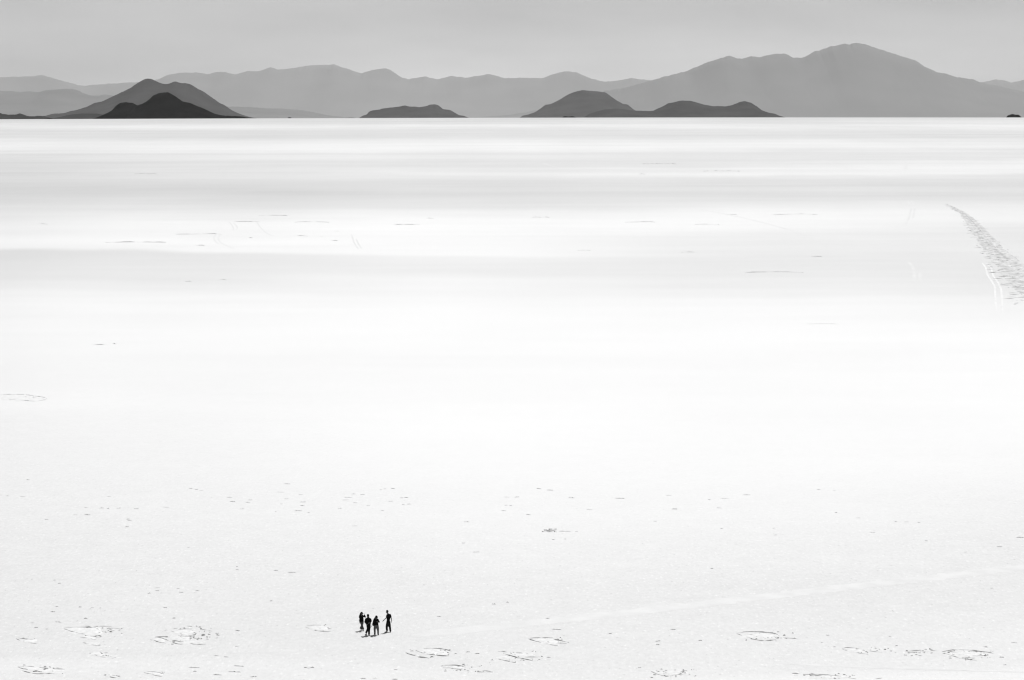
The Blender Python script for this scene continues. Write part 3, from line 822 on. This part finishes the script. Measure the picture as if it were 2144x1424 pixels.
chain(bm, [(shF, .068), (J(1385, 480, -.18), .062)], 1.13); chain(bm, [(shB, .066), (J(1505, 490, .2), .06)], 1.13)
fuse('shirt', bm, M['black_cloth'], root, .012, folds=.012, seed=1)
bm = bmesh.new()
chain(bm, [(J(1424, 640, 0), .12), (J(1420, 700, 0), .125), (J(1420, 755, 0), .11)], 1.13)
chain(bm, [(hipL, .10), (J(1390, 730, -.05), .095), (knL, .083), (J(1380, 880, -.05), .080), (J(1384, 925, -.05), .074)], 1.13)
chain(bm, [(hipR, .10), (J(1462, 730, 0), .095), (knR, .083), (J(1484, 880, -.02), .074), (J(1494, 935, -.02), .068)], 1.13)
fuse('trousers', bm, M['dark_cloth'], root, .012, folds=.014, seed=2)
bm = bmesh.new()
for q, r in ((HP(-.03, 0, .06), .088), (HP(.0, 0, .075), .086), (HP(-.05, 0, .01), .075), (HP(-.045, 0, -.04), .055)): ball(bm, q, r)
fuse('hair', bm, M['hair'], root, .010, folds=.008)
a = J(1386, 935, -.05); shoe(root, (a.x, a.y, 0), (a.x - .16, a.y - .12, 0))
a = J(1496, 950, -.02); shoe(root, (a.x - .01, a.y, 0), (a.x + .0, a.y - .18, 0))

# -- stooping figure in grey trousers
root, J = person((720 + 1050 / 15.314, 1260 + 1056 / 15.314), (1050, 1056), 'stooping person in dark hooded jacket and pale grey trousers')
hc = J(1053, 512, -.16); ff = R_(172)
bm = bmesh.new(); ey, HP = head(bm, hc, ff, pitch=.55)
chain(bm, [(hc + Vector((-.02, .03, -.05)), .05), (J(1030, 570, -.05), .06)])
chain(bm, [(J(1026, 600, .02), .085), (J(1030, 690, .03), .085), (J(1036, 765, .02), .09)])
shL, shR = J(985, 575, -.02), J(1085, 580, -.02)
elL, wrL = J(950, 680, -.05), J(925, 735, -.12); elR, wrR = J(1136, 650, -.10), J(1098, 640, -.26)
chain(bm, [(shL, .05), (elL, .038), (wrL, .027)]); chain(bm, [(shR, .05), (elR, .038), (wrR, .027)])
hand(bm, wrL, (-.5, -.3, -.6), (.6, -.2, -.5), 1, .9); hand(bm, wrR, (-.8, -.4, .1), (-.2, -.3, -1), -1, .7)
hipL, hipR = J(1006, 770, 0), J(1070, 770, 0); knL, anL = J(990, 905, -.06), J(993, 1028, -.02); knR, anR = J(1098, 905, -.06), J(1100, 1028, -.02)
chain(bm, [(hipL, .075), (knL, .055), (anL, .038)]); chain(bm, [(hipR, .075), (knR, .055), (anR, .038)])
fuse('body', bm, M['skin'], root, .008); eyes(root, ey)
bm = bmesh.new()
for dx in (-34, 34):
    chain(bm, [(J(1030, 600, -.02), .11), (J(1032, 735, -.03), .115)])
    chain(bm, [(J(1030 + dx * .9, 590, 0), .095), (J(1030 + dx, 650, -.01), .105), (J(1032 + dx, 735, -.01), .10)], 1.13)
chain(bm, [(J(1028, 560, .0), .11), (J(1020, 600, .04), .12), (J(1028, 700, .05), .11)], 1.13)
chain(bm, [(shL, .075), (elL, .062), (J(933, 720, -.10), .05)], 1.13); chain(bm, [(shR, .075), (elR, .058), (J(1108, 642, -.22), .045)], 1.13)
chain(bm, [(J(975, 620, 0), .075), (J(965, 700, .0), .08), (J(958, 755, 0), .07)], 1.13)      # loose flap of the jacket
fuse('jacket', bm, M['black_cloth'], root, .012, folds=.014, seed=3)
bm = bmesh.new()
for q, r in ((HP(-.03, 0, .05), .112), (HP(-.06, 0, -.0), .11), (HP(-.07, -.02, -.08), .10), (HP(.01, 0, .075), .098)): ball(bm, q, r)
chain(bm, [(HP(-.08, 0, -.05), .10), (J(1005, 560, .0), .10), (J(990, 590, .02), .09)])
fuse('hood', bm, M['black_cloth'], root, .012, folds=.012, seed=4)
bm = bmesh.new()
chain(bm, [(J(1036, 735, 0), .115), (J(1038, 790, 0), .12)], 1.13)
chain(bm, [(hipL, .105), (J(998, 840, -.03), .10), (knL, .078), (J(993, 980, -.03), .066), (J(994, 1030, -.02), .064)], 1.13)
chain(bm, [(hipR, .105), (J(1086, 840, -.03), .098), (knR, .075), (J(1100, 980, -.03), .064), (J(1100, 1030, -.02), .062)], 1.13)
fuse('trousers', bm, M['grey_cloth'], root, .012, folds=.014, seed=5)
a = J(996, 1040, -.02); shoe(root, (a.x, a.y, 0), (a.x + .04, a.y - .18, 0))
a = J(1100, 1040, -.02); shoe(root, (a.x, a.y, 0), (a.x + .06, a.y - .18, 0))
# the strap hanging from the hand
b0 = root.location
bm = bmesh.new()
p0, p1, p2 = J(914, 752, -.16), J(895, 795, -.17), J(862, 828, -.18)
chain(bm, [(p0 + b0 - b0, .016), (p1, .013), (p2, .010)])
for q in (p0,): ball(bm, q, .035, s=(.9, .8, 1.3))
o = fuse('strap', bm, M['black_cloth'], None, .006); o.location = b0
tag(o, 'thin dark strap trailing from the hand of the stooping person', 'strap')

# -- walking figure, all in black
root, J = person((720 + 800 / 15.314, 1260 + 1080 / 15.314), (800, 1080), 'broad person in black from head to foot, mid-stride with bent elbows')
hc = J(782, 462, -.03); ff = R_(170)
bm = bmesh.new(); ey, HP = head(bm, hc, ff, pitch=.25)
chain(bm, [(hc + Vector((0, .01, -.06)), .054), (J(785, 540, .02), .055)])
chain(bm, [(J(782, 580, .02), .09), (J(785, 670, .02), .09), (J(793, 740, .01), .09)])
shL, shR = J(716, 572, 0), J(850, 568, 0)
elL, wrL = J(690, 655, .02), J(728, 708, -.12); elR, wrR = J(872, 625, .02), J(836, 668, -.17)
chain(bm, [(shL, .055), (elL, .042), (wrL, .029)]); chain(bm, [(shR, .055), (elR, .042), (wrR, .029)])
hand(bm, wrL, (.5, -.2, -.6), (.6, .3, .2), -1, .6); hand(bm, wrR, (-.6, -.3, -.4), (-.4, .3, -.2), 1, .6)
hipL, hipR = J(770, 760, .03), J(818, 760, 0); knL, anL = J(765, 885, .10), J(706, 985, .42); knR, anR = J(812, 905, -.06), J(806, 1040, .0)
chain(bm, [(hipL, .08), (knL, .058), (anL, .04)]); chain(bm, [(hipR, .08), (knR, .058), (anR, .04)])
fuse('body', bm, M['skin'], root, .008); eyes(root, ey)
bm = bmesh.new()
for dx in (-52, 52):
    chain(bm, [(J(782 + dx * .75, 565, 0), .105), (J(784 + dx * .85, 640, -.01), .115), (J(792 + dx * .5, 735, 0), .10)], 1.13)
chain(bm, [(J(783, 545, 0), .10), (J(783, 620, .02), .15), (J(790, 720, .02), .13)], 1.13)
chain(bm, [(shL, .085), (elL, .068), (J(730, 712, -.10), .05)], 1.13); chain(bm, [(shR, .082), (elR, .062), (J(842, 662, -.15), .048)], 1.13)
fuse('jacket', bm, M['black_cloth'], root, .012, folds=.014, seed=6)
bm = bmesh.new()
for q, r in ((HP(-.025, 0, .045), .103), (HP(-.04, 0, -.0), .095), (HP(-.03, 0, -.07), .085), (HP(.01, 0, .07), .09)): ball(bm, q, r)
chain(bm, [(HP(-.05, 0, -.06), .085), (J(785, 530, .03), .10)])
fuse('hood', bm, M['black_cloth'], root, .012, folds=.008, seed=7)
bm = bmesh.new()
chain(bm, [(J(794, 735, 0), .115), (J(794, 780, 0), .115)], 1.13)
chain(bm, [(hipL, .10), (J(772, 830, .06), .095), (knL, .085), (J(735, 940, .26), .078), (anL, .070)], 1.13)
chain(bm, [(hipR, .10), (J(818, 840, -.03), .095), (knR, .076), (J(808, 985, -.03), .075), (J(806, 1040, 0), .072)], 1.13)
fuse('trousers', bm, M['black_cloth'], root, .012, folds=.012, seed=8)
a = J(806, 1050, .0); shoe(root, (a.x, a.y, 0), (a.x + .05, a.y - .18, 0))
bm = bmesh.new(); chain(bm, [(J(700, 992, .44), .042), (J(703, 1012, .42), .042), (J(712, 1030, .32), .036)])
fuse('shoe', bm, M['shoe'], root, .010)

# -- long-haired figure with a raised hand
root, J = person((720 + 588 / 15.314, 1260 + 925 / 15.314), (588, 925), 'long-haired person in flared trousers raising one hand beside the head')
hc = J(578, 385, -.03); ff = R_(160)
bm = bmesh.new(); ey, HP = head(bm, hc, ff, r=.1, pitch=.1)
chain(bm, [(hc + Vector((0, .02, -.06)), .045), (J(578, 455, 0), .052)])
chain(bm, [(J(575, 490, .02), .068), (J(577, 570, .01), .065), (J(580, 640, 0), .075)])
shL, shR = J(537, 465, 0), J(614, 460, 0)
elL, wrL = J(516, 585, .03), J(522, 660, -.05); elR, wrR = J(690, 490, -.04), J(664, 415, -.06)
chain(bm, [(shL, .042), (elL, .034), (wrL, .024)]); chain(bm, [(shR, .042), (elR, .034), (wrR, .024)])
hand(bm, wrL, (.0, -.1, -1), (1, -.3, 0), -1, .35, .92); hand(bm, wrR, (-.25, -.1, 1), (-1, -.2, 0), -1, .3, .92)
hipL, hipR = J(565, 655, 0), J(602, 655, 0); knL, anL = J(572, 765, -.03), J(555, 880, .02); knR, anR = J(594, 765, -.03), J(618, 892, -.02)
chain(bm, [(hipL, .07), (knL, .045), (anL, .034)]); chain(bm, [(hipR, .07), (knR, .045), (anR, .034)])
fuse('body', bm, M['skin'], root, .008); eyes(root, ey)
bm = bmesh.new()
for dx in (-20, 20):
    chain(bm, [(J(576 + dx, 475, 0), .075), (J(576 + dx, 520, 0), .085), (J(580 + dx * .9, 590, 0), .085), (J(582 + dx, 650, 0), .085)], 1.13)
chain(bm, [(shL, .06), (elL, .048), (J(520, 640, -.04), .05), (J(514, 680, -.03), .022)], 1.13); chain(bm, [(elL, .05), (J(500, 602, .02), .03)], 1.13)
chain(bm, [(shR, .062), (elR, .055), (J(668, 432, -.06), .040)], 1.13)
fuse('jacket', bm, M['black_cloth'], root, .011, folds=.014, seed=9)
bm = bmesh.new()
chain(bm, [(J(582, 640, 0), .10), (J(582, 690, 0), .085)], 1.13)
chain(bm, [(hipL, .085), (J(570, 710, 0), .07), (J(574, 755, -.02), .052)], 1.13); chain(bm, [(hipR, .085), (J(598, 710, 0), .07), (J(592, 755, -.02), .05)], 1.13)
cone(bm, J(575, 740, -.02), J(548, 862, 0), .045, .115); cone(bm, J(592, 740, -.02), J(614, 885, -.02), .045, .10)
fuse('trousers', bm, M['mid_cloth'], root, .011, folds=.016, seed=10)
bm = bmesh.new()
for q, r in ((HP(-.03, 0, .055), .095), (HP(.0, 0, .07), .088), (HP(-.06, 0, -.0), .09)): ball(bm, q, r)
chain(bm, [(HP(-.06, -.05, .0), .085), (J(530, 430, .05), .085), (J(512, 480, .06), .07), (J(498, 515, .06), .04)])
chain(bm, [(HP(-.06, .03, .0), .085), (J(560, 450, .08), .09), (J(545, 505, .09), .07), (J(535, 535, .09), .03)])
chain(bm, [(HP(-.06, .06, .0), .07), (J(600, 445, .08), .06), (J(596, 480, .09), .03)])
fuse('hair', bm, M['hair'], root, .010, folds=.016, seed=11)
a = J(552, 900, .05); shoe(root, (a.x, a.y, 0), (a.x - .0, a.y - .15, 0))
a = J(620, 905, -.05); shoe(root, (a.x, a.y, 0), (a.x + .03, a.y - .15, 0))

# ------------------------------------------------------------------ the air
hz = bpy.data.materials.new('haze_air'); hz.use_nodes = True
nt = hz.node_tree
for n in list(nt.nodes):
    if n.type == 'BSDF_PRINCIPLED': nt.nodes.remove(n)
out = [n for n in nt.nodes if n.type == 'OUTPUT_MATERIAL'][0]
pv = nt.nodes.new('ShaderNodeVolumePrincipled')
pv.inputs['Color'].default_value = (.75, .75, .75, 1)
pv.inputs['Density'].default_value = 7.8e-6
pv.inputs['Density Attribute'].default_value = ''
pv.inputs['Color Attribute'].default_value = ''
pv.inputs['Temperature Attribute'].default_value = ''
pv.inputs['Anisotropy'].default_value = 0.
nt.links.new(pv.outputs[0], out.inputs['Volume'])
bm = bmesh.new()
bmesh.ops.create_cube(bm, size=1, matrix=Matrix.Translation((0, 0, 2400)) @ Matrix.Diagonal((256000, 256000, 7800, 1)))
o = link_bm('haze', bm, hz); tag(o, kind='stuff')
